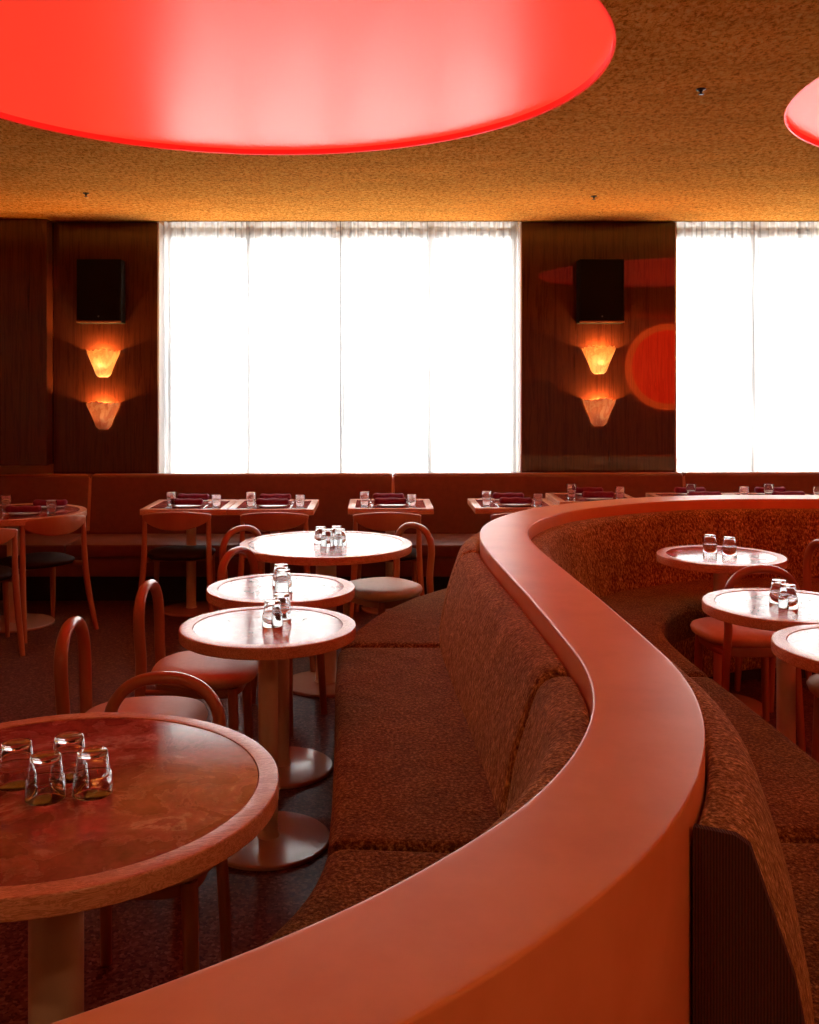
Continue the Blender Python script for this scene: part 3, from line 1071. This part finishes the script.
# ------------------------------------------------------------------ crest-rail chairs at the wall tables (front faces local +y)
def make_crest_chair(label, group, loc, rz):
    t = thing('crest_rail_chair', label, 'chair', loc, rz, group)
    bm = bmesh.new()
    pad(bm, [(0, 0, 0.468), (0.12, 0.11, 0.467), (0.195, 0.185, 0.462), (0.222, 0.208, 0.452), (0.226, 0.212, 0.440), (0.215, 0.20, 0.424), (0.16, 0.15, 0.412), (0, 0, 0.408)], 2.8, taper=0.3, yoff=0.02)
    finish('seat', bm, M['leather_dark'], t, angle=60)
    bm = bmesh.new()
    # curved plank: lens-shaped from behind, bowed in plan
    nx = 28
    rings = []
    for i in range(nx + 1):
        u = -1 + 2 * i / nx
        x = 0.226 * u
        y = -0.262 + 0.075 * u * u
        zt = 0.732 + 0.026 * (1 - u * u)
        zb = 0.700 - 0.066 * (1 - abs(u) ** 2.4)
        th = 0.012
        ring = []
        prof = rounded([(-th, zb), (th, zb), (th, zt), (-th, zt)], 0.009, 3)
        k_ = 1.0 if abs(u) < 0.97 else 0.75
        zc = (zt + zb) / 2
        for d, z in prof:
            ring.append(bm.verts.new((x, y + d * k_, zc + (z - zc) * k_)))
        rings.append(ring)
    for a, b_ in zip(rings, rings[1:]):
        m_ = len(a)
        for k in range(m_):
            bm.faces.new((a[k], a[(k + 1) % m_], b_[(k + 1) % m_], b_[k]))
    bm.faces.new(rings[0])
    bm.faces.new(rings[-1][::-1])
    finish('backrest', bm, M['chair_wood_dark'], t, angle=60)
    for s in (-1, 1):
        bm = bmesh.new()
        tube(bm, catmull([(s * 0.244, -0.30, 0.0), (s * 0.224, -0.235, 0.25), (s * 0.213, -0.205, 0.45), (s * 0.209, -0.195, 0.712)], 4),
             [0.0125 + 0.0075 * sin(pi * (0.08 + 0.84 * k / 12)) for k in range(13)], 12)
        finish('leg', bm, M['chair_wood_dark'], t, angle=60)
        bm = bmesh.new()
        tube(bm, [(s * 0.19, 0.185, 0.415), (s * 0.197, 0.195, 0.2), (s * 0.206, 0.21, 0.0)], [0.019, 0.0175, 0.013], 12)
        finish('leg', bm, M['chair_wood_dark'], t, angle=60)
        bm = bmesh.new()
        tube(bm, [(s * 0.214, -0.21, 0.425), (s * 0.204, 0.0, 0.402), (s * 0.19, 0.18, 0.405)], [(0.009, 0.017)] * 3, 10)
        finish('side_rail', bm, M['chair_wood_dark'], t, angle=60)
    bm = bmesh.new()
    tube(bm, [(-0.215, -0.03, 0.403), (0.215, -0.03, 0.403)], [(0.012, 0.010)] * 2, 10)
    finish('cross_rail', bm, M['chair_wood_dark'], t, angle=60)
    return t
CC = 'wooden crest-rail chairs with dark seats'
c0 = make_crest_chair('wooden crest-rail chair with dark seat at the leftmost square wall table', CC, (-1.345, 6.70, 0), 0.06)
for (x, y), rz, l in [
    ((-0.685, 6.68), 0.0, 'wooden crest-rail chair at the right half of the joined square tables'),
    ((0.06, 6.68), 0.0, 'wooden crest-rail chair at the single square table under the wide window'),
    ((0.97, 6.67), 0.0, 'wooden crest-rail chair peeking out behind the bend of the half wall'),
    ((-2.215, 6.42), 0.80, 'wooden crest-rail chair turned toward the far left round table, nearer the banquette'),
    ((-2.43, 5.914), 0.45, 'wooden crest-rail chair cut by the left edge of the photo'),
]:
    dup(c0, (x, y, 0), rz, l, CC)

# ------------------------------------------------------------------ tumblers
def glass_mesh(h, inv):
    """stacking tumbler: narrower lower body, ledge, wider lip half. Outer profile then inner profile."""
    k = h / 0.086
    o_ = [(0, 0.0), (0.0275, 0.0), (0.0292, 0.0008 * k), (0.0300, 0.003 * k), (0.0306, 0.008 * k), (0.0336, 0.041 * k), (0.0340, 0.0425 * k), (0.0352, 0.0435 * k), (0.0368, 0.0447 * k), (0.0374, 0.0465 * k), (0.0377, 0.050 * k), (0.0392, 0.0845 * k), (0.0390, 0.0858 * k), (0.0382, 0.086 * k), (0.0376, 0.0850 * k),
          (0.0361, 0.0505 * k), (0.0357, 0.0475 * k), (0.0348, 0.0460 * k), (0.0328, 0.0446 * k), (0.0321, 0.0425 * k), (0.0290, 0.0095 * k), (0.0280, 0.0078 * k), (0.0255, 0.0072 * k), (0, 0.0070 * k)]
    bm = bmesh.new()
    if inv:
        o_ = [(r, h - z) for r, z in o_]
    lathe(bm, o_, 56, close=False)
    me = bpy.data.meshes.new('tumbler')
    bmesh.ops.recalc_face_normals(bm, faces=bm.faces)
    bm.to_mesh(me)
    bm.free()
    for p in me.polygons:
        p.use_smooth = True
    me.set_sharp_from_angle(angle=radians(55))
    me.materials.append(M['glass'])
    return me
G_INV = glass_mesh(0.086, True)
G_UP = glass_mesh(0.084, False)
G_TALL = glass_mesh(0.104, False)
def tumbler(me, x, y, label, group, z=TZ - 0.0015, s=1.0):
    o = bpy.data.objects.new('tumbler', me)
    COL.objects.link(o)
    o.location = (x, y, z)
    o.scale = (s, s, 1)
    tag(o, label, 'glass', group)
GI = 'upside-down tumblers on the round tables'
def tpx(px, py):                                  # point of the table plane seen at a pixel of the photograph
    Y = F * (H - TZ) / (py - 388)
    return ((px - 378) * Y / F, Y)
for px, py, l in [
    (16.5, 783, 'upside-down tumbler on the foreground table, leftmost of the four'),
    (45.5, 797, 'upside-down tumbler on the foreground table, nearest of the four'),
    (69, 775.5, 'upside-down tumbler on the foreground table, farthest of the four'),
    (92.5, 792, 'upside-down tumbler on the foreground table, rightmost of the four'),
]:
    x, y = tpx(px, py)
    tumbler(G_INV, x, y, l, GI)
for px, py, l, z in [
    (272.5, 625, 'upside-down tumbler on the nearest small left table, front one of two', 0.92),
    (281.5, 617.5, 'upside-down tumbler on the nearest small left table, behind the front one', 0.92),
    (283.5, 590.5, 'upside-down tumbler on the second small left table, front one of two', 0.92),
    (281.0, 584.5, 'upside-down tumbler on the second small left table, behind the front one', 0.92),
    (320.5, 542.5, 'upside-down tumbler on the far large round table, back left of four', 0.88),
    (327.0, 545.3, 'upside-down tumbler on the far large round table, front left of four', 0.88),
    (336.5, 541.8, 'upside-down tumbler on the far large round table, back right of four', 0.88),
    (340.0, 544.8, 'upside-down tumbler on the far large round table, front right of four', 0.88),
    (710.0, 551.5, 'upside-down tumbler on the deepest booth table, left one of two', 0.9),
    (729.5, 554.0, 'upside-down tumbler on the deepest booth table, right one of two', 0.9),
    (779.0, 602.0, 'upside-down tumbler on the middle booth table, rear one of two', 0.9),
    (788.0, 607.0, 'upside-down tumbler on the middle booth table, front one of two', 0.9),
]:
    x, y = tpx(px, py)
    tumbler(G_INV, x, y, l, GI, s=z)

# ------------------------------------------------------------------ place settings on the wall tables
bm = bmesh.new()
lathe(bm, [(0, 0.0), (0.055, 0.0), (0.06, 0.002), (0.098, 0.012), (0.1, 0.014), (0.098, 0.0155), (0.06, 0.0055), (0, 0.005)], 48, close=False)
P0 = finish('plate', bm, M['plate'])
bm = bmesh.new()
# folded napkin roll: flattened, soft ends, one fold groove
nn = 22
rings = []
for i in range(nn + 1):
    u = -1 + 2 * i / nn
    e = sqrt(max(0.0, 1 - abs(u) ** 14))
    ring = []
    for k in range(24):
        a = 2 * pi * k / 24
        ca, sa = cos(a), sin(a)
        y = 0.030 * math.copysign(abs(ca) ** 0.7, ca)
        z = 0.0165 + 0.0165 * math.copysign(abs(sa) ** 0.8, sa)
        if 0.2 < a < 0.7:
            z -= 0.004
        z *= 1 + 0.05 * sin(7 * u + 1) * (sa > 0)
        q = 0.55 + 0.45 * e
        ring.append(bm.verts.new((0.112 * u, y * q, 1.3 * (0.0165 + (z - 0.0165) * q))))
    rings.append(ring)
for a, b_ in zip(rings, rings[1:]):
    for k in range(24):
        bm.faces.new((a[k], a[(k + 1) % 24], b_[(k + 1) % 24], b_[k]))
bm.faces.new(rings[0])
bm.faces.new(rings[-1][::-1])
N0 = finish('napkin', bm, M['napkin'], angle=60)

def cutlery(kind):
    bm = bmesh.new()
    tube(bm, [(0, -0.095, 0.003), (0, -0.04, 0.004), (0, 0.02, 0.0045)], [(0.005, 0.0018), (0.0042, 0.0018), (0.0028, 0.0018)], 8)
    if kind == 'fork':
        box(bm, -0.010, 0.010, 0.018, 0.05, 0.003, 0.0055, 0.0008)
        for k in range(4):
            x = -0.0085 + k * 0.0057
            box(bm, x - 0.0014, x + 0.0014, 0.048, 0.098, 0.0035, 0.0055, 0.0005)
    else:
        box(bm, -0.0085, 0.0065, 0.018, 0.11, 0.0032, 0.0052, 0.0009)
    o = finish(kind, bm, M['steel'], angle=40)
    return o
F0 = cutlery('fork')
K0 = cutlery('knife')
used = set()
def put(proto, x, y, z, rz, label, cat, group):
    if proto.name in used:
        o = proto.copy()
        COL.objects.link(o)
    else:
        used.add(proto.name)
        o = proto
    o.location = (x, y, z)
    o.rotation_euler = (0, 0, rz)
    tag(o, label, cat, group)

TN = ['%s square wall table from the left' % n for n in ('first', 'second', 'third', 'fourth', 'fifth', 'sixth', 'seventh')]
rnd = random.Random(3)
TT = TZ
def settings(x, y, tn, glasses, near=True):
    TT = TZ * (TALL if x > 1.5 else 1.0)
    for nm, dy, dx in (('near', -0.165, 0.0), ('far', 0.135, -0.01)):
        side = 'chair side' if nm == 'near' else 'banquette side'
        put(P0, x + dx + 0.005, y + dy, TT, 0, 'white plate, %s, on the %s' % (side, tn), 'plate', 'plates on the wall tables')
        put(N0, x + dx, y + dy, TT + 0.0148, rnd.uniform(-0.05, 0.05), 'folded burgundy napkin, %s, on the %s' % (side, tn), 'napkin', 'burgundy napkins on the wall tables')
        sg = 1 if nm == 'near' else -1
        ra = 0.0 if nm == 'near' else pi
        if tn not in TN[:4]:
            continue
        put(F0, x + dx - sg * 0.128, y + dy, TT, ra, 'steel fork, %s, on the %s' % (side, tn), 'fork', 'forks on the wall tables')
        put(K0, x + dx + sg * 0.130, y + dy, TT, ra, 'steel knife, %s, on the %s' % (side, tn), 'knife', 'knives on the wall tables')
    for (px, tall), w in zip(glasses, ('left', 'right')):
        gy = y - 0.19 if x < 1.5 else y - 0.10
        gx = (px - 378) * gy / F
        tumbler(G_TALL if tall else G_UP, gx, gy, 'upright clear tumbler at the %s of the %s' % (w, tn), 'upright tumblers on the wall tables', z=TT + 0.0002, s=0.86)
GL = [((171.5, 1), (216.5, 0)), ((251, 1), (300, 0)), ((364.5, 1), (411.7, 0)), ((486.5, 1), (538, 0)), ((571.5, 1), (620, 0)), ((691, 1), (744, 0)), ((768.6, 1), (818, 0))]
for x, y, tn, g in zip(SQX, SQYS, TN, GL):
    settings(x, y, tn, g)
# far left round table
put(P0, -2.29, 6.36, TT, 0, 'white plate on the far left round table, chair side', 'plate', 'plates on the wall tables')
put(N0, -2.295, 6.36, TT + 0.0148, 0.05, 'folded burgundy napkin on the far left round table, chair side', 'napkin', 'burgundy napkins on the wall tables')
put(P0, -2.24, 6.71, TT, 0, 'white plate on the far left round table, banquette side', 'plate', 'plates on the wall tables')
put(N0, -2.24, 6.71, TT + 0.0148, 0.05, 'folded burgundy napkin on the far left round table, banquette side', 'napkin', 'burgundy napkins on the wall tables')
tumbler(G_TALL, -2.48, 6.55, 'upright clear tumbler on the far left round table, near the photo edge', 'upright tumblers on the wall tables', z=TZ + 0.0002, s=0.86)
tumbler(G_UP, -2.135, 6.42, 'upright clear tumbler on the far left round table, right of the napkin', 'upright tumblers on the wall tables', z=TZ + 0.0002, s=0.86)

# ------------------------------------------------------------------ daylight
world = bpy.data.worlds.new('overcast_daylight')
SC.world = world
world.use_nodes = True
bg = world.node_tree.nodes['Background']
bg.inputs[0].default_value = (1.0, 0.96, 0.93, 1)
bg.inputs[1].default_value = 21.0
for x0, x1 in ((WX1, WX2), (WX3, WX4)):
    L = bpy.data.lights.new('window_portal', 'AREA')
    L.shape = 'RECTANGLE'
    L.size = x1 - x0
    L.size_y = CEIL - SILL
    L.cycles.is_portal = True
    o = bpy.data.objects.new('window_portal', L)
    COL.objects.link(o)
    o.location = ((x0 + x1) / 2, 8.22, (CEIL + SILL) / 2)
    o.rotation_euler = (-pi / 2, 0, 0)
    o['kind'] = 'helper'
